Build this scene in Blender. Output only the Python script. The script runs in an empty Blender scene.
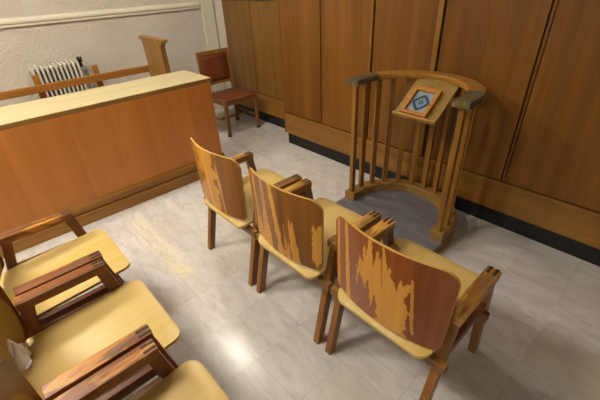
import bpy, bmesh, math, random
from mathutils import Vector, Matrix, noise

S = bpy.context.scene
COL = S.collection
random.seed(4)

# ------------------------------------------------------------------ helpers
def lin(c):
    out = []
    for v in c:
        v /= 255.0
        out.append(v/12.92 if v <= 0.04045 else ((v+0.055)/1.055)**2.4)
    return (out[0], out[1], out[2], 1.0)

class NT:
    """small wrapper to write node trees briefly"""
    def __init__(self, name):
        self.m = bpy.data.materials.new(name); self.m.use_nodes = True
        self.t = self.m.node_tree; self.n = self.t.nodes
        self.b = self.n['Principled BSDF']
    def add(self, typ, **kw):
        n = self.n.new(typ)
        for k, v in kw.items(): setattr(n, k, v)
        return n
    def link(self, a, b): self.t.links.new(a, b)
    def val(self, sock, v):
        if hasattr(v, 'is_output'): self.link(v, sock)
        else: sock.default_value = v
    def math(self, op, a, b=0.0, c=None, clamp=False):
        n = self.add('ShaderNodeMath', operation=op, use_clamp=clamp)
        self.val(n.inputs[0], a); self.val(n.inputs[1], b)
        if c is not None: self.val(n.inputs[2], c)
        return n.outputs[0]
    def coords(self): return self.add('ShaderNodeTexCoord').outputs['Object']
    def mapping(self, vec, scale=(1,1,1), loc=(0,0,0)):
        n = self.add('ShaderNodeMapping'); self.link(vec, n.inputs[0])
        self.val(n.inputs['Location'], loc); n.inputs['Scale'].default_value = scale
        return n.outputs[0]
    def noise(self, vec, scale=1.0, detail=4.0, rough=0.55, dist=0.0):
        n = self.add('ShaderNodeTexNoise'); self.link(vec, n.inputs['Vector'])
        n.inputs['Scale'].default_value = scale; n.inputs['Detail'].default_value = detail
        n.inputs['Roughness'].default_value = rough; n.inputs['Distortion'].default_value = dist
        return n.outputs['Fac']
    def ramp(self, fac, stops):
        n = self.add('ShaderNodeValToRGB'); self.link(fac, n.inputs[0])
        el = n.color_ramp.elements
        while len(el) < len(stops): el.new(0.5)
        for e, (p, c) in zip(el, stops):
            e.position = p; e.color = lin(c) if len(c) == 3 else c
        return n.outputs[0]
    def range(self, v, a, b, c=0.0, d=1.0):
        n = self.add('ShaderNodeMapRange'); self.val(n.inputs[0], v)
        for i, x in enumerate((a, b, c, d)): n.inputs[1+i].default_value = x
        return n.outputs[0]
    def mix(self, fac, a, b, mode='MIX'):
        n = self.add('ShaderNodeMix', data_type='RGBA', blend_type=mode)
        self.val(n.inputs[0], fac)
        self.val(n.inputs[6], lin(a) if isinstance(a, tuple) and len(a) == 3 else a)
        self.val(n.inputs[7], lin(b) if isinstance(b, tuple) and len(b) == 3 else b)
        return n.outputs[2]
    def rnd(self): return self.add('ShaderNodeObjectInfo').outputs['Random']
    def bump(self, h, strength=0.2, dist=0.01):
        n = self.add('ShaderNodeBump'); n.inputs['Strength'].default_value = strength
        n.inputs['Distance'].default_value = dist; self.link(h, n.inputs['Height'])
        self.link(n.outputs[0], self.b.inputs['Normal'])
    def out(self, col, rough=0.5, spec=0.5):
        self.val(self.b.inputs['Base Color'], lin(col) if isinstance(col, tuple) else col)
        self.val(self.b.inputs['Roughness'], rough)
        self.b.inputs['Specular IOR Level'].default_value = spec
        return self.m

def oak(*cols):
    """varnish warms every brown a little"""
    return [(a, b*1.01, c*0.82) if c < 100 and a > 70 else (a, b, c) for a, b, c in cols]

AX = {'x': (1.2, 22, 22), 'y': (22, 1.2, 22), 'z': (22, 22, 1.2)}
def grain_fac(t, axis, size=1.0):
    sc = tuple(v*size for v in AX[axis])
    r = t.rnd()
    cmb = t.add('ShaderNodeCombineXYZ')
    for i in range(3): t.link(t.math('MULTIPLY', r, 13.0+7*i), cmb.inputs[i])
    v = t.mapping(t.coords(), sc, cmb.outputs[0])
    return v, t.noise(v, 1.0, 6.0, 0.62, 0.35)

def wood(name, dark, mid, light, axis='z', rough=0.4, size=1.0, spec=0.5, bump=0.06):
    t = NT(name)
    dark, mid, light = oak(dark, mid, light)
    v, f = grain_fac(t, axis, size)
    c = t.ramp(f, [(0.30, dark), (0.52, mid), (0.74, light)])
    fine = t.noise(v, 6.0, 3.0, 0.6)
    c = t.mix(t.range(fine, 0.45, 0.75, 0.0, 0.35), c, dark)
    if bump: t.bump(f, bump, 0.004)
    return t.out(c, rough, spec)

def plain(name, col, rough=0.5, metal=0.0, spec=0.5):
    t = NT(name); m = t.out(col, rough, spec)
    t.b.inputs['Metallic'].default_value = metal
    n = t.noise(t.coords(), 40.0, 2.0)
    t.link(t.math('MULTIPLY_ADD', n, 0.12, rough-0.06), t.b.inputs['Roughness'])
    return m

def worn(name, axis, base, dark, bare, grey, amount=0.5, rough=0.38):
    """varnished wood with the varnish rubbed off in patches along the grain"""
    t = NT(name)
    base, dark, bare = oak(base, dark, bare)
    v, f = grain_fac(t, axis, 1.0)
    c = t.ramp(f, [(0.3, dark), (0.6, base)])
    sc = tuple(3.0 if s < 5 else 14.0 for s in AX[axis])
    r = t.rnd(); cmb = t.add('ShaderNodeCombineXYZ')
    for i in range(3): t.link(t.math('MULTIPLY', r, 31.0-5*i), cmb.inputs[i])
    p = t.noise(t.mapping(t.coords(), sc, cmb.outputs[0]), 1.0, 4.0, 0.7, 0.6)
    g = t.noise(t.mapping(t.coords(), tuple(s*0.8 for s in sc), (3, 8, 1)), 1.0, 3.0, 0.6)
    m1 = t.range(p, 0.60-amount*0.2, 0.70-amount*0.2)
    c = t.mix(m1, c, t.mix(t.range(f, 0.35, 0.7), bare, tuple(min(255, int(x*1.18)) for x in bare)))
    c = t.mix(t.range(g, 0.55, 0.66, 0, 0.75), c, grey)
    t.bump(f, 0.08, 0.004)
    return t.out(c, rough, 0.45)

# ---- mesh building
def bx(bm, c, s, rot=None, mat=0, bev=0.0):
    """box: centre, full size, optional 3x3 rotation"""
    t = bmesh.new()
    bmesh.ops.create_cube(t, size=1.0)
    for v in t.verts: v.co = Vector((v.co.x*s[0], v.co.y*s[1], v.co.z*s[2]))
    if bev > 0:
        bmesh.ops.bevel(t, geom=t.edges[:], offset=bev, segments=2, affect='EDGES', profile=0.6)
    for v in t.verts:
        p = v.co
        if rot: p = rot @ p
        v.co = p + Vector(c)
    merge(bm, t, mat)

def merge(bm, t, mat=0):
    base = len(bm.verts)
    vs = [bm.verts.new(v.co) for v in t.verts]
    t.verts.index_update()
    for f in t.faces:
        try:
            nf = bm.faces.new([vs[v.index] for v in f.verts]); nf.material_index = mat; nf.smooth = f.smooth
        except ValueError: pass
    t.free()

def prism(bm, pts, h0, h1, plane='yz', mat=0, bev=0.0):
    """polygon pts extruded along the remaining axis from h0 to h1"""
    t = bmesh.new()
    def P(a, b, h):
        return {'yz': (h, a, b), 'xz': (a, h, b), 'xy': (a, b, h)}[plane]
    lo = [t.verts.new(P(a, b, h0)) for a, b in pts]; hi = [t.verts.new(P(a, b, h1)) for a, b in pts]
    t.faces.new(lo); t.faces.new(list(reversed(hi)))
    n = len(pts)
    for i in range(n): t.faces.new([lo[(i+1) % n], lo[i], hi[i], hi[(i+1) % n]])
    bmesh.ops.recalc_face_normals(t, faces=t.faces[:])
    if bev > 0: bmesh.ops.bevel(t, geom=t.edges[:], offset=bev, segments=2, affect='EDGES', profile=0.6)
    merge(bm, t, mat)

def cyl(bm, p0, p1, r, n=14, r2=None, mat=0):
    p0, p1 = Vector(p0), Vector(p1); d = p1-p0
    t = bmesh.new()
    bmesh.ops.create_cone(t, cap_ends=True, segments=n, radius1=r, radius2=r if r2 is None else r2, depth=d.length)
    q = d.to_track_quat('Z', 'Y').to_matrix()
    for v in t.verts: v.co = q @ v.co + (p0+p1)/2
    for f in t.faces: f.smooth = len(f.verts) == 4
    merge(bm, t, mat)

def obj(name, bm, mats, parent=None, loc=None, smooth=False):
    me = bpy.data.meshes.new(name)
    bmesh.ops.recalc_face_normals(bm, faces=bm.faces[:])
    bm.to_mesh(me); bm.free()
    for m in (mats if isinstance(mats, (list, tuple)) else [mats]): me.materials.append(m)
    if smooth:
        for p in me.polygons: p.use_smooth = True
    o = bpy.data.objects.new(name, me); COL.objects.link(o)
    if parent: o.parent = parent
    if loc: o.location = loc
    return o

def tag(o, label, cat, group=None):
    o['label'] = label; o['category'] = cat
    if group: o['group'] = group
    return o

def thing(name, label, cat, loc=(0,0,0), rz=0.0, group=None):
    o = bpy.data.objects.new(name, None); COL.objects.link(o)
    o.empty_display_size = 0.1
    o.location = loc; o.rotation_euler = (0, 0, rz)
    return tag(o, label, cat, group)

def struct(name, bm, m, parent=None):
    o = obj(name, bm, m, parent)
    if not parent: o['kind'] = 'structure'
    return o

# ------------------------------------------------------------------ materials
M = {}
M['panel'] = wood('oak veneer panel', (96,60,21), (121,77,29), (137,88,36), 'z', 0.40, 0.35, spec=0.35, bump=0.02)
M['panel_left'] = wood('oak veneer panel, older', (100,68,32), (124,86,42), (140,100,52), 'z', 0.36, 0.35, bump=0.02)
M['rail'] = wood('oak rail', (118,78,30), (142,96,40), (156,110,50), 'x', 0.38, 0.5, bump=0.02)
M['gap'] = plain('dark groove', (34,19,9), 0.8)
M['black'] = plain('black skirting', (12,11,11), 0.55)
M['cap_rail'] = wood('dark cap rail', (62,50,28), (80,64,34), (92,74,40), 'x', 0.4)
M['jury_front'] = wood('orange varnished veneer', (176,104,52), (192,119,62), (204,132,74), 'z', 0.38, 0.28, bump=0.02)
M['jury_base'] = wood('oak base board', (134,90,38), (158,108,48), (174,122,58), 'y', 0.4, 0.5)
M['ledge'] = wood('pale maple ledge', (180,167,124), (192,179,138), (200,188,147), 'y', 0.42, 0.6, bump=0.02)
M['ledge_edge'] = wood('brown lipping', (120,88,46), (142,104,56), (156,118,66), 'y', 0.42)
M['bench'] = wood('bench oak', (132,86,42), (154,102,52), (170,116,62), 'y', 0.42, 0.6)
M['bench_end'] = wood('bench end oak', (126,88,42), (146,104,54), (160,118,64), 'z', 0.42, 0.6)
M['seat'] = wood('pale beech ply seat', (196,166,98), (206,178,112), (212,186,122), 'y', 0.33, 0.35, bump=0.015)
M['seat_edge'] = plain('ply edge', (196,162,88), 0.45)
M['leg'] = worn('varnished chair leg', 'z', (148,98,48), (110,68,30), (176,124,66), (112,92,66), 0.1)
M['leg_dark'] = worn('dark varnished chair leg', 'z', (148,76,32), (104,52,20), (170,104,52), (104,72,50), 0.0)
M['end_grain'] = plain('dark end grain', (52,38,34), 0.45)
M['arm'] = worn('worn armrest', 'y', (152,104,54), (112,72,36), (190,142,82), (112,88,70), 0.5)
M['arm_dark'] = worn('dark worn armrest', 'y', (134,74,32), (92,50,22), (182,124,62), (104,80,60), 0.35)
M['side_rail'] = worn('chair side rail', 'y', (112,62,26), (78,42,18), (150,98,50), (98,78,56), 0.1)
M['crossbar'] = wood('chair crossbar', (104,66,30), (128,86,42), (146,100,50), 'x', 0.45)
M['dock'] = wood('dock oak', (120,80,34), (152,104,48), (170,122,60), 'z', 0.38, 0.8)
M['dock_rail'] = wood('dock handrail', (128,84,36), (164,112,52), (182,130,66), 'x', 0.3, 0.8)
M['dock_base'] = wood('dock base oak', (128,94,52), (152,114,68), (168,132,84), 'x', 0.42, 0.8)
M['rail_end'] = worn('greyed handrail end', 'y', (100,86,68), (72,60,46), (128,108,80), (92,88,84), 0.4)
M['desk'] = wood('reading desk board', (128,98,58), (154,122,78), (170,138,92), 'z', 0.36, 0.6)
M['desk_lip'] = wood('reading desk lip', (150,108,56), (184,140,80), (200,158,98), 'x', 0.36)
M['frame'] = wood('honey picture frame', (150,92,36), (188,124,56), (204,142,72), 'x', 0.34)
M['radiator'] = plain('cream radiator enamel', (196,192,178), 0.35)
M['valve'] = plain('black plastic valve', (22,22,24), 0.4)
M['pipe'] = plain('dull pipe', (96,90,82), 0.4, 0.4)
M['chair_wood'] = wood('red chair oak', (112,72,36), (138,92,50), (154,106,60), 'z', 0.4)
M['rubber'] = plain('black foot', (20,18,18), 0.6)
M['lamp_housing'] = plain('white lamp housing', (225,225,222), 0.5)

def leather():
    t = NT('red brown leather')
    n = t.noise(t.coords(), 90.0, 3.0); l = t.noise(t.coords(), 6.0, 3.0)
    c = t.ramp(l, [(0.3, (92,46,24)), (0.7, (122,66,36))])
    t.bump(n, 0.12, 0.002)
    return t.out(c, 0.38, 0.5)
M['leather'] = leather()

def plaster():
    t = NT('rough cast plaster')
    c0 = t.coords()
    n = t.noise(t.mapping(c0, (1,1,1)), 34.0, 4.0, 0.7); big = t.noise(c0, 1.6, 3.0)
    c = t.ramp(big, [(0.3, (214,206,191)), (0.7, (224,217,204))])
    t.bump(n, 0.9, 0.04)
    return t.out(c, 0.75, 0.3)
M['plaster'] = plaster()
M['smooth_wall'] = plain('smooth cream paint', (216,209,190), 0.6)
M['moulding'] = plain('cream gloss paint', (214,208,188), 0.45)
M['ceiling'] = plain('white ceiling paint', (200,198,194), 0.8)

def linoleum(name, a, b, rough):
    t = NT(name); c0 = t.coords()
    n = t.noise(t.mapping(c0, (3, 9, 3)), 1.5, 6.0, 0.65, 0.8)
    c = t.ramp(n, [(0.3, a), (0.7, b)])
    return t.out(c, rough, 0.5)
M['dock_lino'] = linoleum('grey linoleum', (84,83,90), (122,119,124), 0.42)

def floor_mat():
    t = NT('marbled vinyl tiles')
    sx = t.add('ShaderNodeSeparateXYZ'); P = t.coords(); t.link(P, sx.inputs[0])
    T = 0.305
    u = t.math('DIVIDE', t.math('ADD', sx.outputs[0], 0.092+T*40), T)
    v = t.math('DIVIDE', t.math('ADD', sx.outputs[1], -1.455+T*40), T)
    fu, fv = t.math('FLOOR', u), t.math('FLOOR', v)
    du = t.math('ABSOLUTE', t.math('SUBTRACT', t.math('FRACT', u), 0.5))
    dv = t.math('ABSOLUTE', t.math('SUBTRACT', t.math('FRACT', v), 0.5))
    cmb = t.add('ShaderNodeCombineXYZ'); t.link(fu, cmb.inputs[0]); t.link(fv, cmb.inputs[1])
    wn = t.add('ShaderNodeTexWhiteNoise', noise_dimensions='2D'); t.link(cmb.outputs[0], wn.inputs['Vector'])
    sep = t.add('ShaderNodeSeparateColor'); t.link(wn.outputs['Color'], sep.inputs[0])
    # marbling, streaked along x, shifted per tile
    off = t.add('ShaderNodeCombineXYZ'); t.link(t.math('MULTIPLY', sep.outputs[0], 9.0), off.inputs[0])
    t.link(t.math('MULTIPLY', sep.outputs[1], 9.0), off.inputs[1])
    mv = t.mapping(P, (3.0, 9.5, 1), off.outputs[0])
    m1 = t.noise(mv, 1.3, 7.0, 0.66, 1.1)
    m2 = t.noise(t.mapping(P, (5, 16, 1), off.outputs[0]), 1.6, 5.0, 0.7, 1.6)
    c = t.ramp(m1, [(0.28, (184,181,178)), (0.5, (206,203,199)), (0.72, (220,217,213))])
    c = t.mix(t.range(m2, 0.58, 0.70, 0, 0.4), c, (150,145,140))
    c = t.mix(t.range(m2, 0.30, 0.40, 0.4, 0.0), c, (222,218,212))
    # tile to tile tint
    c = t.mix(t.range(sep.outputs[2], 0, 1, 0.0, 0.25), c, (166,160,162))
    yel = t.math('GREATER_THAN', sep.outputs[0], 0.86)
    c = t.mix(t.math('MULTIPLY', yel, 0.2), c, (204,196,166))
    # two replaced, yellowed tiles: one by the last front chair, a worn strip near the box
    def inside(x0, x1, y0, y1, soft):
        a = t.range(sx.outputs[0], x0, x0+soft); b = t.range(sx.outputs[0], x1-soft, x1, 1.0, 0.0)
        d = t.range(sx.outputs[1], y0, y0+soft); e = t.range(sx.outputs[1], y1-soft, y1, 1.0, 0.0)
        return t.math('MULTIPLY', t.math('MULTIPLY', a, b), t.math('MULTIPLY', d, e))
    c = t.mix(t.math('MULTIPLY', inside(-0.092, 0.213, 1.455, 1.76, 0.003), 0.55), c, (184,176,146))
    patchy = t.range(m2, 0.42, 0.58, 0.1, 0.8)
    c = t.mix(t.math('MULTIPLY', inside(-2.75, -1.80, 0.50, 0.67, 0.05), patchy), c, (228,218,182))
    # scuffed grey traffic lane
    sc = t.noise(t.mapping(P, (2.0, 4.0, 1), (4, 2, 0)), 1.1, 3.0, 0.6)
    c = t.mix(t.range(sc, 0.55, 0.72, 0, 0.3), c, (146,140,136))
    seam = t.math('GREATER_THAN', t.math('MAXIMUM', du, dv), 0.4965)
    wob = t.range(t.noise(P, 3.0, 2.0), 0.42, 0.56, 0.0, 0.42)
    c = t.mix(t.math('MULTIPLY', seam, wob), c, (78,72,68))
    r = t.math('MULTIPLY_ADD', m2, 0.12, 0.17)
    t.bump(t.noise(P, 5.0, 2.0), 0.03, 0.01)
    return t.out(c, r, 0.5)
M['floor'] = floor_mat()

def back_mat(name, brown_d, brown, yellow, yellow_l):
    """veneer with lost varnish: mesh attribute 'wear' says where the bare wood shows"""
    t = NT(name)
    brown_d, brown, yellow, yellow_l = oak(brown_d, brown, yellow, yellow_l)
    v, f = grain_fac(t, 'z', 0.8)
    att = t.add('ShaderNodeAttribute', attribute_name='wear').outputs['Fac']
    br = t.ramp(f, [(0.3, brown_d), (0.7, brown)])
    ye = t.ramp(f, [(0.3, yellow), (0.7, yellow_l)])
    w = t.range(t.math('ADD', att, t.math('MULTIPLY', t.math('SUBTRACT', f, 0.5), 0.9)), 0.36, 0.64)
    c = t.mix(w, br, ye)
    r = t.range(w, 0, 1, 0.28, 0.42)
    return t.out(c, r, 0.5)
M['back'] = back_mat('peeling veneer', (104,62,23), (146,92,36), (190,130,56), (212,154,78))
M['back_red'] = back_mat('peeling red veneer', (110,54,20), (152,84,34), (190,124,54), (210,152,76))
M['back_front'] = back_mat('worn seat back front with painted shade', (92,48,20), (122,66,28), (150,122,60), (170,142,76))  # bare wood inside a brown border; darker olive paints in the fronts' shade
M['ply_edge'] = plain('pale ply edge', (206,160,84), 0.45)

# ------------------------------------------------------------------ the room
XL, XR, YF, YB, ZC = -4.75, 3.0, -3.4, 2.82, 3.0
YP = 2.476          # face of the right panelling
YQ = 2.735          # face of the recessed panelling on the left

bm = bmesh.new(); bx(bm, ((XL+XR)/2, (YF+YB)/2, -0.05), (XR-XL+0.4, YB-YF+0.4, 0.1)); struct('floor', bm, M['floor'])
bm = bmesh.new(); bx(bm, ((XL+XR)/2, (YF+YB)/2, ZC+0.05), (XR-XL+0.4, YB-YF+0.4, 0.1)); struct('ceiling', bm, M['ceiling'])
bm = bmesh.new(); bx(bm, (XL-0.05, (YF+YB)/2, ZC/2), (0.1, YB-YF+0.2, ZC)); struct('wall_left', bm, M['plaster'])
bm = bmesh.new(); bx(bm, (XR+0.05, (YF+YB)/2, ZC/2), (0.1, YB-YF+0.2, ZC)); struct('wall_right', bm, M['smooth_wall'])
bm = bmesh.new(); bx(bm, ((XL+XR)/2, YF-0.05, ZC/2), (XR-XL, 0.1, ZC)); struct('wall_front', bm, M['smooth_wall'])
bm = bmesh.new(); bx(bm, ((XL+XR)/2, YB+0.05, ZC/2), (XR-XL, 0.1, ZC)); wb = struct('wall_back', bm, M['plaster'])
# corner pilaster and picture moulding on the plaster wall
bm = bmesh.new(); bx(bm, (XL+0.015, 2.71, ZC/2), (0.03, 0.17, ZC), bev=0.004); struct('trim_1', bm, M['moulding'])
bm = bmesh.new()
prism(bm, [(0, 1.325), (0.018, 1.325), (0.022, 1.332), (0.022, 1.352), (0.034, 1.360), (0.034, 1.378), (0.022, 1.388), (0.014, 1.402), (0, 1.405)],
      YF, 2.60, 'xz')
for v in bm.verts: v.co.x += XL
struct('trim_2', bm, M['moulding'])

def panelling(name, x0, x1, yf, ybk, gaps, wide, mp, ztop):
    """panelled wall: backing, a lower rail, tall veneer panels with grooves between, cap rail"""
    bm = bmesh.new(); bx(bm, ((x0+x1)/2, (yf+0.022+ybk)/2, (0.129+ZC)/2), (x1-x0, ybk-yf-0.022, ZC-0.129))
    root = struct(name, bm, M['gap'])
    edges = [x0]+list(gaps)+[x1]
    for i in range(len(edges)-1):
        g0 = wide.get(edges[i], 0.013)/2 if i else 0; g1 = wide.get(edges[i+1], 0.013)/2 if i < len(edges)-2 else 0
        a, b = edges[i]+g0, edges[i+1]-g1
        bm = bmesh.new(); bx(bm, ((a+b)/2, yf+0.012, (0.368+ztop)/2), (b-a, 0.024, ztop-0.368), bev=0.002)
        obj('panel', bm, mp, root)
        bm = bmesh.new(); bx(bm, ((a+b)/2, yf+0.012, (ztop+0.05+ZC)/2), (b-a, 0.024, ZC-ztop-0.05), bev=0.002)
        obj('upper_panel', bm, mp, root)
    bm = bmesh.new(); bx(bm, ((x0+x1)/2, yf+0.010, 0.242), (x1-x0, 0.028, 0.226), bev=0.003)
    obj('lower_rail', bm, M['rail'], root)
    bm = bmesh.new(); bx(bm, ((x0+x1)/2, yf+0.008, ztop+0.025), (x1-x0, 0.03, 0.045), bev=0.003)
    obj('cap_rail', bm, M['cap_rail'], root)
    return root
pr = panelling('wall_panelling_right', -3.012, XR, YP, YB, [-2.434, -1.858, -1.295, -0.677, 0.32, 1.0, 1.7, 2.4], {-0.677: 0.032, -1.295: 0.014}, M['panel'], 1.50)
for gx, w in ((-1.322, 0.036), (-1.876, 0.018), (-0.677, 0.016)):
    bm = bmesh.new(); bx(bm, (gx, YP+(0.0 if gx < -1 else 0.016), (0.364+1.5)/2), (w, 0.016, 1.5-0.364), bev=0.002)
    obj('batten', bm, M['rail'] if gx < -1 else M['panel'], pr)
bm = bmesh.new(); bx(bm, (-3.012+0.012, YP+0.10, 0.82), (0.03, 0.21, 1.382), bev=0.002); obj('end_stile', bm, M['panel_left'], pr)
panelling('wall_panelling_left', -4.405, -2.99, YQ, YB, [-3.835], {}, M['panel_left'], 1.412)
bm = bmesh.new(); bx(bm, ((-2.975+XR)/2, (YP+0.014+YB)/2, 0.066), (XR+2.975, YB-YP-0.014, 0.132)); struct('baseboard_right', bm, M['black'])
bm = bmesh.new(); bx(bm, ((-4.39-2.97)/2, (YQ+0.014+YB)/2, 0.066), (1.42, YB-YQ-0.014, 0.132)); struct('baseboard_left', bm, M['black'])

# ------------------------------------------------------------------ jury box
jb = thing('jury_box', 'long waist-high orange wooden jury box front topped with a pale ledge', 'jury box', (-3.2, 0, 0))
JX = 3.2
def jp(name, parts, mat, parent=jb):
    bm = bmesh.new()
    for c, s, b in parts: bx(bm, (c[0]+JX, c[1], c[2]), s, bev=b)
    return obj(name, bm, mat, parent)
Y0, Y1 = -1.6, 1.635
jp('body', [((-3.20, (Y0+Y1-0.02)/2, 0.435), (0.44, Y1-0.02-Y0, 0.85), 0.003)], M['jury_front'])
bm = bmesh.new()
prism(bm, [(-2.982, 0.0), (-2.944, 0.0), (-2.944, 0.088), (-2.950, 0.096), (-2.966, 0.098), (-2.966, 0.110), (-2.954, 0.112), (-2.954, 0.158), (-2.962, 0.170), (-2.975, 0.172), (-2.982, 0.180)], Y0, Y1-0.012, 'xz')
for v in bm.verts: v.co.x += JX
obj('base_board', bm, M['jury_base'], jb)
jp('ledge', [((-3.245, (Y0+Y1)/2, 0.884), (0.50, Y1-Y0, 0.022), 0.003)], M['ledge'])
jp('lipping', [((-2.991, (Y0+Y1)/2, 0.878), (0.014, Y1-Y0+0.004, 0.033), 0.003), ((-3.245, Y1+0.003, 0.878), (0.50, 0.012, 0.033), 0.003)], M['ledge_edge'])

# ------------------------------------------------------------------ bench behind the jury box
bn = thing('bench', 'plain brown wooden bench behind the jury box, by the radiator', 'bench', (-4.0, 0.5, 0))
BO = Vector((4.0, -0.5, 0))
def bp(name, fn, mat, parent=bn):
    bm = bmesh.new(); fn(bm)
    for v in bm.verts: v.co += BO
    return obj(name, bm, mat, parent)
ep = bp('end_panel', lambda b: prism(b, [(-4.19, 0.0), (-3.72, 0.0), (-3.72, 0.62), (-3.735, 0.75), (-3.735, 1.085), (-3.72, 1.105), (-3.69, 1.135), (-4.200, 1.135), (-4.178, 1.10), (-4.172, 0.90), (-4.19, 0.84)], 1.55, 1.60, 'xz', bev=0.004), M['bench_end'])
bp('cap', lambda b: bx(b, (-3.945, 1.575, 1.150), (0.57, 0.066, 0.03), bev=0.006), M['bench_end'], ep)
bp('back_rail', lambda b: bx(b, (-4.215, 0.0, 0.832), (0.035, 3.12, 0.068), bev=0.005), M['bench'])
bp('seat', lambda b: bx(b, (-3.97, 0.0, 0.44), (0.40, 3.1, 0.035), bev=0.006), M['bench'])
for yy in (0.505, 1.035, -0.6):
    bp('back_post', lambda b: bx(b, (-4.252, yy, 0.475), (0.035, 0.055, 0.95), bev=0.005), M['bench'])
bp('leg', lambda b: bx(b, (-3.84, -1.0, 0.211), (0.05, 0.05, 0.422), bev=0.004), M['bench'])
bp('leg', lambda b: bx(b, (-3.84, 0.3, 0.211), (0.05, 0.05, 0.422), bev=0.004), M['bench'])

# ------------------------------------------------------------------ radiator
rd = thing('radiator', 'cream column radiator on the plaster wall behind the bench', 'radiator', (XL+0.14, 0.75, 0))
def rp(name, fn, mat, parent=rd, smooth=False):
    bm = bmesh.new(); fn(bm)
    return obj(name, bm, mat, parent, smooth=smooth)
ncol, pit = 11, 0.0415
def column_bm(b, k):
    y = (k-(ncol-1)/2)*pit
    pts = [(-0.085, 0.30), (0.055, 0.30), (0.07, 0.33), (0.07, 0.92), (0.062, 0.955), (0.045, 0.972), (-0.08, 0.972), (-0.092, 0.955), (-0.095, 0.92), (-0.095, 0.33)]
    prism(b, pts, y-0.0105, y+0.0105, 'xz', bev=0.004)
for k in range(ncol): rp('column', lambda b: column_bm(b, k), M['radiator'])
for hz in (0.935, 0.34): rp('header', lambda b: cyl(b, (0, -0.225, hz), (0, 0.225, hz), 0.022), M['radiator'])
for fy in (-0.2, 0.2): rp('foot', lambda b: bx(b, (0, fy, 0.15), (0.09, 0.03, 0.30), bev=0.004), M['radiator'])
rp('gap_shade', lambda b: bx(b, (-0.105, 0, 0.62), (0.012, 0.44, 0.6)), M['rubber'])  # black sheet standing in for the shade between the columns
rp('valve', lambda b: (cyl(b, (0.02, 0.245, 0.90), (0.02, 0.245, 0.965), 0.016), cyl(b, (0.02, 0.245, 0.955), (0.02, 0.245, 1.0), 0.026), cyl(b, (0.02, 0.215, 0.935), (0.02, 0.255, 0.935), 0.012)), M['valve'])
rp('pipe', lambda b: cyl(b, (0.02, 0.275, 0.0), (0.02, 0.275, 0.87), 0.013), M['pipe'])

# ------------------------------------------------------------------ red leather chair in the corner
rc = thing('side_chair', 'oak side chair with red-brown leather seat and back in the far corner', 'chair', (-3.85, 2.34, 0), math.radians(0))
def cp(name, fn, mat, parent=rc, smooth=False):
    bm = bmesh.new(); fn(bm)
    return obj(name, bm, mat, parent, smooth=smooth)
def slab(b, cx, cz_a, y0, y1): pass
for sy in (-1, 1):
    f = cp('front_leg', lambda b: bx(b, (0.20, 0.215*sy, 0.215), (0.036, 0.036, 0.43), bev=0.003), M['chair_wood'])
    cp('foot', lambda b: bx(b, (0.20, 0.215*sy, 0.0125), (0.038, 0.038, 0.025), bev=0.003), M['rubber'], f)
    cp('rear_leg', lambda b: prism(b, [(-0.262, 0.0), (-0.226, 0.0), (-0.222, 0.44), (-0.276, 0.915), (-0.306, 0.915), (-0.258, 0.44)], 0.20*sy-0.018, 0.20*sy+0.018, 'xz', bev=0.003), M['chair_wood'])
    cp('side_rail', lambda b: bx(b, (-0.01, 0.213*sy, 0.40), (0.40, 0.022, 0.055), bev=0.002), M['chair_wood'])
    cp('stretcher', lambda b: bx(b, (-0.01, 0.208*sy, 0.17), (0.42, 0.018, 0.026), bev=0.002), M['chair_wood'])
cp('cross_stretcher', lambda b: bx(b, (0.0, 0, 0.17), (0.022, 0.40, 0.026), bev=0.002), M['chair_wood'])
cp('front_rail', lambda b: bx(b, (0.20, 0, 0.40), (0.022, 0.40, 0.055), bev=0.002), M['chair_wood'])
cp('rear_rail', lambda b: bx(b, (-0.24, 0, 0.40), (0.022, 0.37, 0.055), bev=0.002), M['chair_wood'])
def cushion(b):
    t = bmesh.new(); bmesh.ops.create_grid(t, x_segments=20, y_segments=20, size=1.0)
    for v in t.verts:
        x, y = v.co.x, v.co.y
        e = (1-abs(x)**6)*(1-abs(y)**6)
        wy = 0.235-0.02*(x < 0)*abs(x)
        v.co = Vector((0.222*x-0.005, wy*y, 0.428+0.030*max(e, 0)**0.4))
    for f in t.faces: f.smooth = True
    merge(b, t)
    bx(b, (-0.005, 0, 0.425), (0.44, 0.44, 0.012))
cp('seat', cushion, M['leather'])
la = math.atan2(0.049, 0.475)
Rb = Matrix.Rotation(-la, 3, 'Y')
def backp(z, off): return (-0.240-(z-0.44)*0.103+off, 0, z)
cp('top_rail', lambda b: bx(b, backp(0.893, 0), (0.026, 0.37, 0.045), Rb, bev=0.003), M['chair_wood'])
cp('bottom_rail', lambda b: bx(b, backp(0.545, 0), (0.024, 0.37, 0.034), Rb, bev=0.003), M['chair_wood'])
def backpad(b):
    t = bmesh.new(); bmesh.ops.create_grid(t, x_segments=16, y_segments=16, size=1.0)
    for v in t.verts:
        x, y = v.co.x, v.co.y
        e = (1-abs(x)**6)*(1-abs(y)**6)
        z = 0.716+0.155*x
        v.co = Vector(backp(z, 0.004+0.022*max(e, 0)**0.4))+Vector((0, 0.181*y, 0))
    for f in t.faces: f.smooth = True
    merge(b, t)
    bx(b, backp(0.716, 0), (0.012, 0.362, 0.31), Rb)
cp('backrest', backpad, M['leather'])

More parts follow.
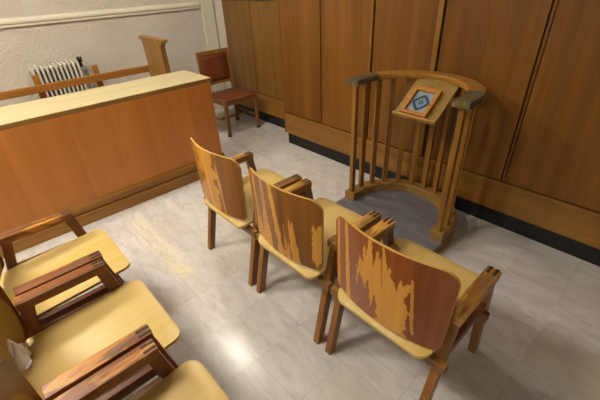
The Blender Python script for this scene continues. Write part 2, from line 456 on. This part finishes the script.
# ------------------------------------------------------------------ dock (railed witness stand)
DR = 0.0
dk = thing('witness_stand', 'curved wooden witness stand with spindles and a grey floor, against panelling', 'witness stand', (-1.207, 2.012, 0), DR)
A, B, SL, PZ, QZ, RZ = 0.380, 0.385, 0.085, 0.078, 0.145, 1.032
def dcurve(t, off=0.0):
    """point on the horseshoe, t from 0 (left tip) to 1 (right tip); off = outwards"""
    a, b = A, B
    tot = 2*SL+math.pi*(a+b)/2; d = t*tot
    if d < SL: p, n = Vector((-a, d-SL)), Vector((-1, 0))
    elif d > tot-SL: p, n = Vector((a, tot-d-SL)), Vector((1, 0))
    else:
        th = math.pi*(1-(d-SL)/(tot-2*SL))
        p = Vector((a*math.cos(th), b*math.sin(th)))
        n = Vector((math.cos(th)/a, math.sin(th)/b)).normalized()
    return p+n*off
def sweep(b, t0, t1, prof, n=48, mat=0, ext=0.0):
    """sweep a closed profile of (offset, z) pairs along the horseshoe"""
    rings = []
    for i in range(n+1):
        t = t0+(t1-t0)*i/n
        rings.append([b.verts.new((*dcurve(t, o), z)) for o, z in prof])
    m = len(prof)
    for r0, r1 in zip(rings[:-1], rings[1:]):
        for k in range(m):
            f = b.faces.new([r0[k], r0[(k+1) % m], r1[(k+1) % m], r1[k]]); f.material_index = mat
    b.faces.new(rings[0]).material_index = mat; b.faces.new(list(reversed(rings[-1]))).material_index = mat
def dp(name, fn, mat, parent=dk, smooth=False):
    bm = bmesh.new(); fn(bm)
    return obj(name, bm, mat, parent, smooth=smooth)
yfr = -0.262
def plat_pts(off):
    pts = [dcurve(i/40, 0.05+off) for i in range(41)]
    return [(-A-0.05-off, yfr-off)]+[tuple(p) for p in pts]+[(A+0.05+off, yfr-off)]
pf = dp('platform', lambda b: prism(b, plat_pts(0.0), 0.0, PZ-0.006, 'xy'), M['dock_base'])
dp('lino', lambda b: prism(b, plat_pts(-0.002), PZ-0.006, PZ, 'xy'), M['dock_lino'], pf)
dp('plinth', lambda b: sweep(b, 0, 1, [(-0.045, PZ), (0.045, PZ), (0.045, QZ-0.004), (0.041, QZ), (-0.041, QZ), (-0.045, QZ-0.004)]), M['dock_base'])
for t in (0.0, 1.0):
    p = dcurve(t)
ns = 13
for i in range(ns):
    t = 0.022+(1-0.044)*i/(ns-1)
    p = dcurve(t); q = dcurve(t, 0.01)-p; an = math.atan2(q.y, q.x)
    R_ = Matrix.Rotation(an, 3, 'Z')
    end = i in (0, ns-1)
    w = 0.037
    dp('spindle' if not end else 'post', lambda b: bx(b, (p.x, p.y, (QZ-0.004+RZ-0.035)/2), (0.027 if not end else 0.032, w, RZ-0.035-QZ+0.004), R_, bev=0.003), M['dock'])
prof = [(-0.048, RZ-0.036), (0.048, RZ-0.036), (0.052, RZ-0.028), (0.052, RZ-0.008), (0.044, RZ), (-0.044, RZ), (-0.052, RZ-0.008), (-0.052, RZ-0.028)]
hr = dp('handrail', lambda b: sweep(b, 0.16, 0.84, prof, 40), M['dock_rail'])
for (t0, t1, sgn) in ((0.0, 0.16, 1), (0.84, 1.0, -1)):
    bm = bmesh.new()
    sweep(bm, t0, t1, [(o*1.02, z+0.001 if z > RZ-0.01 else z) for o, z in prof], 14)
    x = -A if sgn == 1 else A
    bx(bm, (x, -SL-0.004, RZ-0.019), (0.105, 0.030, 0.041), bev=0.004)
    obj('rail_end', bm, M['rail_end'], hr)

# reading desk fixed inside the rail
dz = math.atan2(0.180, 0.25)
Rd = Matrix.Rotation(dz, 3, 'X')
DC = Vector((0.012, 0.208, 0.902))
def onboard(x, s, n): return DC+Rd @ Vector((x, s, n))
rdk = dp('reading_desk', lambda b: bx(b, onboard(0, 0, 0), (0.310, 0.325, 0.016), Rd, bev=0.004), M['desk'])
dp('book_lip', lambda b: bx(b, onboard(0, -0.168, 0.010), (0.318, 0.016, 0.034), Rd, bev=0.003), M['desk_lip'], rdk)
dp('desk_bracket', lambda b: bx(b, (0.015, 0.315, 0.90), (0.05, 0.14, 0.03), bev=0.003), M['dock'], rdk)

# framed card resting on the reading desk
def blue_print():
    return plain('pale blue-grey card', (142,158,160), 0.4), plain('dark blue ink', (28,56,82), 0.4), plain('mid blue ink', (104,140,156), 0.4)
mc, mi, mi2 = blue_print()
fw, fh = 0.192, 0.222
dm = Matrix.Translation((-1.207, 2.012, 0)) @ Matrix.Rotation(DR, 4, 'Z')
FB = dm @ (DC+Rd @ Vector((-0.012, -0.158+fh/2, 0.0085)))
FRm = (dm.to_3x3() @ Rd)
fr = thing('picture_frame', 'small honey-coloured wooden frame with a blue diamond card on the reading desk', 'picture frame')
fr.matrix_world = Matrix.Translation(FB) @ FRm.to_4x4()
def fp(name, parts, mat, parent=fr):
    bm = bmesh.new()
    for c, s, b in parts: bx(bm, c, s, bev=b)
    return obj(name, bm, mat, parent)
bw = 0.026
fp('frame_border', [((0, fh/2-bw/2, 0.014), (fw, bw, 0.028), 0.003), ((0, -fh/2+bw/2, 0.014), (fw, bw, 0.028), 0.003),
                    ((-fw/2+bw/2, 0, 0.014), (bw, fh-2*bw, 0.028), 0.003), ((fw/2-bw/2, 0, 0.014), (bw, fh-2*bw, 0.028), 0.003)], M['frame'])
card = fp('card', [((0, 0, 0.004), (fw-2*bw+0.004, fh-2*bw+0.004, 0.006), 0)], mc)
def diamond(b, r0, r1, z, sx=0.92):
    t = bmesh.new()
    def ring(r):
        pts = []
        for k in range(4):
            for j in range(6):
                a = k*math.pi/2+j/6*math.pi/2
                # rounded lozenge
                ca, sa = math.cos(a), math.sin(a); m = (abs(ca)**1.25+abs(sa)**1.25)**(1/1.25)
                pts.append((sx*r*ca/m, r*sa/m))
        return pts
    o = [t.verts.new((x, y, z)) for x, y in ring(r0)]
    if r1 > 0:
        i = [t.verts.new((x, y, z)) for x, y in ring(r1)]
        for k in range(24): t.faces.new([o[k], o[(k+1) % 24], i[(k+1) % 24], i[k]])
    else: t.faces.new(o)
    merge(b, t)
bm = bmesh.new(); diamond(bm, 0.068, 0.044, 0.0074); obj('diamond_ring', bm, mi, card)
bm = bmesh.new(); diamond(bm, 0.042, 0, 0.0074); obj('diamond_centre', bm, mi2, card)
bm = bmesh.new(); diamond(bm, 0.018, 0.008, 0.0078); obj('diamond_mark', bm, mi, card)

# ------------------------------------------------------------------ wooden armchairs
def vn(x, y=0.0, z=0.0): return noise.noise(Vector((x, y, z)))     # -1..1

def streak(u, t, u0, u1, w0, w1, t0, t1, seed, jag=0.25, edge=0.012):
    """vertical streak of lost varnish: centre runs u0 (bottom) to u1 (top); ragged ends"""
    s = (t-t0)/(t1-t0)
    ts = t+jag*vn(u*26, seed)+jag*0.4*vn(u*60, seed+3)
    uc = u0+(u1-u0)*t; w = (w0+(w1-w0)*t)*(1+0.5*vn(t*7, seed+7)+0.3*vn(t*19, seed+9))
    a = min(1, max(0, (w-abs(u-uc))/edge+0.5))
    lo = 1.0 if t0 <= 0 else min(1, max(0, (ts-t0)/0.04+0.5))
    hi = 1.0 if t1 >= 1 else min(1, max(0, (t1-ts)/0.04+0.5))
    return a*lo*hi

def wear_a(u, t):
    v = max(streak(u, t, 0.50, 0.45, 0.13, 0.17, -1, 2, 1), streak(u, t, 0.12, 0.06, 0.018, 0.02, 0.1, 2, 2),
            streak(u, t, 0.29, 0.21, 0.04, 0.045, -1, 0.98, 3), 0.75*streak(u, t, 0.70, 0.66, 0.012, 0.03, 0.0, 0.7, 4))
    v -= 0.8*streak(u, t, 0.42, 0.36, 0.012, 0.014, -1, 0.75, 5)+0.8*streak(u, t, 0.54, 0.49, 0.010, 0.007, 0.1, 0.9, 6)+0.7*streak(u, t, 0.26, 0.21, 0.008, 0.01, 0.2, 2, 8)
    return v
def wear_b(u, t):
    v = max(streak(u, t, 0.55, 0.45, 0.036, 0.026, -1, 2, 11), streak(u, t, 0.26, 0.25, 0.15, 0.11, -1, 0.34, 12, 0.5),
            streak(u, t, 0.73, 0.66, 0.045, 0.012, -1, 0.55, 13, 0.45), streak(u, t, 0.63, 0.60, 0.03, 0.01, -1, 0.34, 14, 0.4),
            streak(u, t, 0.955, 0.965, 0.06, 0.045, 0.10, 0.66, 15, 0.1), 0.60*streak(u, t, 0.15, 0.13, 0.05, 0.05, -1, 2, 16),
            0.9*streak(u, t, 0.03, 0.015, 0.018, 0.02, -1, 2, 17), 0.55*streak(u, t, 0.36, 0.31, 0.03, 0.04, 0.1, 2, 18))
    return v
def wear_c(u, t):
    v = max(streak(u, t, 0.20, 0.15, 0.028, 0.020, -1, 2, 21, 0.1), streak(u, t, 0.54, 0.44, 0.11, 0.12, 0.34, 0.90, 22, 0.45),
            streak(u, t, 0.62, 0.60, 0.13, 0.09, -1, 0.66, 23, 0.30), streak(u, t, 0.36, 0.31, 0.055, 0.05, 0.46, 0.68, 24, 0.25),
            streak(u, t, 0.79, 0.72, 0.018, 0.008, 0.12, 0.78, 25, 0.1), 0.6*streak(u, t, 0.05, 0.04, 0.018, 0.02, -1, 2, 26))
    v -= 0.7*streak(u, t, 0.55, 0.50, 0.012, 0.01, 0.5, 0.95, 27, 0.3)
    return v
def wear_front(u, t):
    d = (abs((u-0.5)/0.455)**2.6+abs((t-0.36)/0.54)**2.6)**(1/2.6)
    return min(1, max(0, (1.0-d)/0.05+0.5+0.4*vn(u*9, t*9, 5)))

BW, BZ0, BZ1, BT = 0.262, 0.452, 0.842, 0.011
def yback(x, z):
    e = (x/BW)**2
    return 0.012+0.055*e-0.02*(z-0.65)
def backrest(rear):
    """curved ply shell; grid of rows, rounded corners; rear = wear function of the rear face"""
    bm = bmesh.new(); lay = bm.verts.layers.float.new('wear')
    NR, NU = 84, 84; faces = []
    def hw(z):
        k = 0.0
        rt, rb = 0.06, 0.03
        if z > BZ1-rt: q = (z-(BZ1-rt))/rt; k = rt*(1-math.sqrt(max(0, 1-q*q)))
        if z < BZ0+rb: q = ((BZ0+rb)-z)/rb; k = rb*(1-math.sqrt(max(0, 1-q*q)))
        return BW-k-0.012*(1-(z-BZ0)/(BZ1-BZ0))
    grid = {}
    for side in (0, 1):
        for i in range(NR+1):
            s = i/NR; s = 0.5-0.5*math.cos(math.pi*s)*(0.55)-0.5*(1-2*s)*0.45 if True else s
            z = BZ0+(BZ1-BZ0)*s; h = hw(z)
            for j in range(NU+1):
                x = -h+2*h*j/NU
                v = bm.verts.new((x, yback(x, z)+(BT if side else 0), z)); grid[side, i, j] = v
                uu, tt = (x+BW)/(2*BW), (z-BZ0)/(BZ1-BZ0)
                v[lay] = wear_front(uu, tt) if side else max(0, min(1, rear(uu, tt)))
    for side in (0, 1):
        for i in range(NR):
            for j in range(NU):
                q = [grid[side, i, j], grid[side, i, j+1], grid[side, i+1, j+1], grid[side, i+1, j]]
                f = bm.faces.new(q if side == 0 else q[::-1]); f.smooth = True; f.material_index = 2*side
    ring = [(0, j) for j in range(NU+1)]+[(i, NU) for i in range(1, NR+1)]+[(NR, j) for j in range(NU-1, -1, -1)]+[(i, 0) for i in range(NR-1, 0, -1)]
    # separate rim verts keep the edge crisp and give it the ply colour
    rv = {}
    for side in (0, 1):
        for k in ring: rv[side, k] = bm.verts.new(grid[side, k[0], k[1]].co)
    for a, b in zip(ring, ring[1:]+ring[:1]):
        f = bm.faces.new([rv[0, b], rv[0, a], rv[1, a], rv[1, b]]); f.material_index = 1
    return bm

def seat_bm():
    bm = bmesh.new()
    x1, y0, y1, r = 0.229, 0.014, 0.553, 0.052
    N = 30; outline = []
    for (cx, cy, a0) in ((x1-r, y1-r, 0), (-x1+r, y1-r, 90), (-x1+r, y0+r, 180), (x1-r, y0+r, 270)):
        for k in range(10):
            a = math.radians(a0+90*k/9); outline.append((cx+r*math.cos(a), cy+r*math.sin(a)))
    cyc = (y0+y1)/2; n = len(outline)
    def zt(x, y):
        z = 0.444+0.018*((y-0.20)/0.33)
        z -= 0.010*math.exp(-((y-0.22)/0.14)**2)*(1-(x/0.24)**2)
        if y > 0.50: z -= 0.9*(y-0.50)**2*4
        if y < 0.07: z -= 1.6*(0.07-y)**2*3
        return z
    rings = {0: [], 1: []}
    for side in (0, 1):
        for k in range(14):
            s = 1-k/14
            rings[side].append([bm.verts.new((x*s, cyc+(y-cyc)*s, zt(x*s, cyc+(y-cyc)*s)-(0.014 if side else 0))) for x, y in outline])
        c = bm.verts.new((0, cyc, zt(0, cyc)-(0.014 if side else 0)))
        for a, b in zip(rings[side][:-1], rings[side][1:]):
            for i in range(n):
                f = bm.faces.new([a[i], a[(i+1) % n], b[(i+1) % n], b[i]]); f.smooth = True
        l = rings[side][-1]
        for i in range(n): f = bm.faces.new([l[i], l[(i+1) % n], c]); f.smooth = True
    ed = [[bm.verts.new(v.co) for v in rings[s][0]] for s in (0, 1)]
    for i in range(n):
        f = bm.faces.new([ed[0][i], ed[0][(i+1) % n], ed[1][(i+1) % n], ed[1][i]]); f.material_index = 1
    return bm

FX = 0.250     # side frame centre
def rear_leg_bm(s):
    bm = bmesh.new()
    prism(bm, [(-0.004, 0.0), (0.040, 0.0), (0.168, 0.566), (0.122, 0.566)], s*FX-0.0175, s*FX+0.0175, 'yz', bev=0.003)
    return bm
def front_leg_bm(s):
    bm = bmesh.new()
    prism(bm, [(0.515, 0.0), (0.562, 0.0), (0.456, 0.575), (0.406, 0.575)], s*FX-0.0175, s*FX+0.0175, 'yz', bev=0.003)
    for k in (-1, 1):                 # box-joint fingers coming through the arm
        bx(bm, (s*FX+k*0.0125, 0.4335, 0.589), (0.0105, 0.046, 0.0365), mat=1, bev=0.001)
    return bm
def arm_bm(s):
    bm = bmesh.new()
    bx(bm, (s*FX, 0.287, 0.585), (0.057, 0.336, 0.040), bev=0.004)
    return bm
def side_rail_bm(s):
    bm = bmesh.new(); bx(bm, (s*FX, 0.285, 0.400), (0.030, 0.36, 0.045), bev=0.003); return bm
def crossbar_bm(y, z, w=0.575):
    bm = bmesh.new(); bx(bm, (0, y, z), (w, 0.032, 0.042), bev=0.004); return bm

cache = {}
made = []
def shared(name, key, maker, mats, parent, smooth=False):
    if key in cache:
        o = cache[key].copy(); COL.objects.link(o); o.parent = parent
    else:
        o = obj(name, maker(), mats, parent); cache[key] = o
    o.location = (0, 0, 0); made.append(o)
    return o
def armchair(x, y, label, group, wearfn, bmat, dark, key, rz=0.0, shift=None):
    t = thing('armchair', label, 'chair', (x, y, 0), rz, group)
    L, Am = (M['leg_dark'], M['arm_dark']) if dark else (M['leg'], M['arm'])
    d = 'd' if dark else 'l'
    shared('seat', 'seat', seat_bm, [M['seat'], M['seat_edge']], t)
    shared('backrest', 'back'+key, lambda: backrest(wearfn), [bmat, M['ply_edge'], M['back_front']], t)
    for o in made:
        if o.parent == t:
            if o.name.startswith('seat'): o.location = (0, 0.012, -0.012) if dark else (0, 0, 0)
            elif shift: o.location = shift[:3]; o.rotation_euler.z = shift[3]
    for s in (-1, 1):
        shared('rear_leg', 'rl%d%s' % (s, d), lambda: rear_leg_bm(s), L, t)
        shared('front_leg', 'fl%d%s' % (s, d), lambda: front_leg_bm(s), [L, M['end_grain']], t)
        shared('armrest', 'ar%d%s' % (s, d), lambda: arm_bm(s), Am, t)
        shared('side_rail', 'sr%d%s' % (s, d), lambda: side_rail_bm(s), M['side_rail'], t)
    shared('crossbar', 'cb0'+d, lambda: crossbar_bm(0.074, 0.378, 0.535 if dark else 0.575), M['crossbar'], t)
    shared('crossbar', 'cb1'+d, lambda: crossbar_bm(0.438, 0.352, 0.535 if dark else 0.575), M['crossbar'], t)
    return t

g1, g2 = 'armchairs in front of the witness stand', 'armchairs in the near row'
Y1R, Y2R = 0.824, -0.325
armchair(-1.704, Y1R, 'wooden armchair nearest the jury box in the front row, back with broad yellow streaks', g1, wear_a, M['back'], False, 'a', shift=(-0.02, -0.012, 0.005, 0))
armchair(-1.119, Y1R, 'middle wooden armchair of the front row, brown back with thin pale streaks', g1, wear_b, M['back'], False, 'b', shift=(-0.008, -0.008, 0.008, 0))
armchair(-0.534, Y1R, 'wooden armchair with one big ragged peeled patch on its back, right end of front row', g1, wear_c, M['back_red'], False, 'c')
armchair(-1.825, Y2R+0.022, 'near-row wooden armchair with pale seat right beside the jury box base', g2, wear_b, M['back'], True, 'b', shift=(0, 0.02, 0, 0))
armchair(-1.256, Y2R+0.012, 'middle near-row wooden armchair with a crumpled white cloth on its seat', g2, wear_a, M['back'], True, 'a', shift=(0, -0.008, 0, -0.2))
armchair(-0.682, Y2R, 'near-row wooden armchair at the bottom edge of the picture, pale seat cut off', g2, wear_b, M['back'], True, 'b', shift=(0, 0.062, 0.035, 0))

# crumpled white cloth tucked at the back of the middle near chair
bm = bmesh.new()
t = bmesh.new(); bmesh.ops.create_grid(t, x_segments=26, y_segments=26, size=1.0)
for v in t.verts:
    x, y = v.co.x, v.co.y
    r_ = math.sqrt(x*x+y*y)
    h = max(0, 1-r_**1.7)*(0.095+0.05*vn(x*2.6, y*2.6, 3)+0.03*vn(x*6, y*6, 7))
    v.co = Vector((-1.395+0.082*x+0.012*vn(y*3, 2), -0.262+0.038*y+0.010*vn(x*3, 5), 0.440+max(0.0, h)))
for f in t.faces: f.smooth = True
merge(bm, t)
tmat = NT('white cotton'); cn = tmat.noise(tmat.coords(), 30.0, 3.0); tmat.bump(cn, 0.2, 0.004)
cl = obj('cloth', bm, tmat.out((226,224,222), 0.85, 0.2))
so = cl.modifiers.new('thick', 'SOLIDIFY'); so.thickness = 0.003; so.offset = 1
tag(cl, 'crumpled white cloth on the rear left corner of the middle near chair', 'cloth')

# ------------------------------------------------------------------ light
def emit(name, col, st):
    t = NT(name)
    t.b.inputs['Base Color'].default_value = lin((240,240,236)); t.b.inputs['Emission Color'].default_value = lin(col)
    t.b.inputs['Emission Strength'].default_value = st
    return t.m
def ceiling_light(x, y, sx, sy, col, st, label):
    L = thing('ceiling_light', label, 'ceiling light', (x, y, ZC-0.06), 0, 'ceiling lights')
    bm = bmesh.new(); bx(bm, (0, 0, 0.038), (sx+0.04, sy+0.04, 0.044), bev=0.004); obj('housing', bm, M['lamp_housing'], L)
    bm = bmesh.new(); bx(bm, (0, 0, 0.008), (sx, sy, 0.016)); obj('diffuser', bm, emit('lit diffuser', col, st), L)
W = (255, 244, 226)
ceiling_light(-3.15, 1.50, 0.32, 0.32, W, 30, 'square lit ceiling light above the jury box end')
ceiling_light(-3.15, -0.90, 0.6, 0.6, W, 21, 'square lit ceiling light above the near part of the jury box')
ceiling_light(-1.70, -0.60, 0.6, 0.6, W, 15, 'square lit ceiling light above the near chairs')
ceiling_light(0.9, -1.4, 0.6, 0.6, W, 1.0, 'square lit ceiling light above the open floor')

# daylight from a window in the wall behind the camera
bm = bmesh.new(); bx(bm, (1.2, YF+0.012, 1.75), (1.6, 0.02, 1.2)); wn = struct('window_1', bm, emit('daylit frosted pane', (214, 228, 255), 1.2))
bm = bmesh.new()
for c, sz in (((1.2, YF+0.02, 2.375), (1.7, 0.04, 0.05)), ((1.2, YF+0.02, 1.125), (1.7, 0.04, 0.05)), ((0.375, YF+0.02, 1.75), (0.05, 0.04, 1.2)), ((2.025, YF+0.02, 1.75), (0.05, 0.04, 1.2)), ((1.2, YF+0.02, 1.75), (0.04, 0.04, 1.2))): bx(bm, c, sz)
obj('window_frame', bm, M['moulding'], wn)
w = bpy.data.worlds.new('World'); S.world = w; w.use_nodes = True
w.node_tree.nodes['Background'].inputs[0].default_value = (0.5, 0.55, 0.65, 1)
w.node_tree.nodes['Background'].inputs[1].default_value = 0.2

# ------------------------------------------------------------------ camera
yaw, pitch, roll, H, F = -0.850, 0.561, -0.050, 1.642, 358.3
cy_, sy_, cp_, sp_ = math.cos(yaw), math.sin(yaw), math.cos(pitch), math.sin(pitch)
fv = Vector((sy_*cp_, cy_*cp_, -sp_)); rv_ = Vector((cy_, -sy_, 0)); uv = rv_.cross(fv)
c_, s_ = math.cos(roll), math.sin(roll)
r2, u2 = c_*rv_+s_*uv, -s_*rv_+c_*uv
cam = bpy.data.cameras.new('Camera'); co = bpy.data.objects.new('Camera', cam); COL.objects.link(co)
cam.sensor_width = 36.0; cam.lens = F/600*36; cam.clip_start = 0.02
mw = Matrix((r2, u2, -fv)).transposed().to_4x4(); mw.translation = (0, 0, H)
co.matrix_world = mw
S.camera = co

S.view_settings.view_transform = 'Standard'; S.view_settings.look = 'None'
S.view_settings.exposure = 1.58; S.view_settings.gamma = 1.0; S.view_settings.use_curve_mapping = False
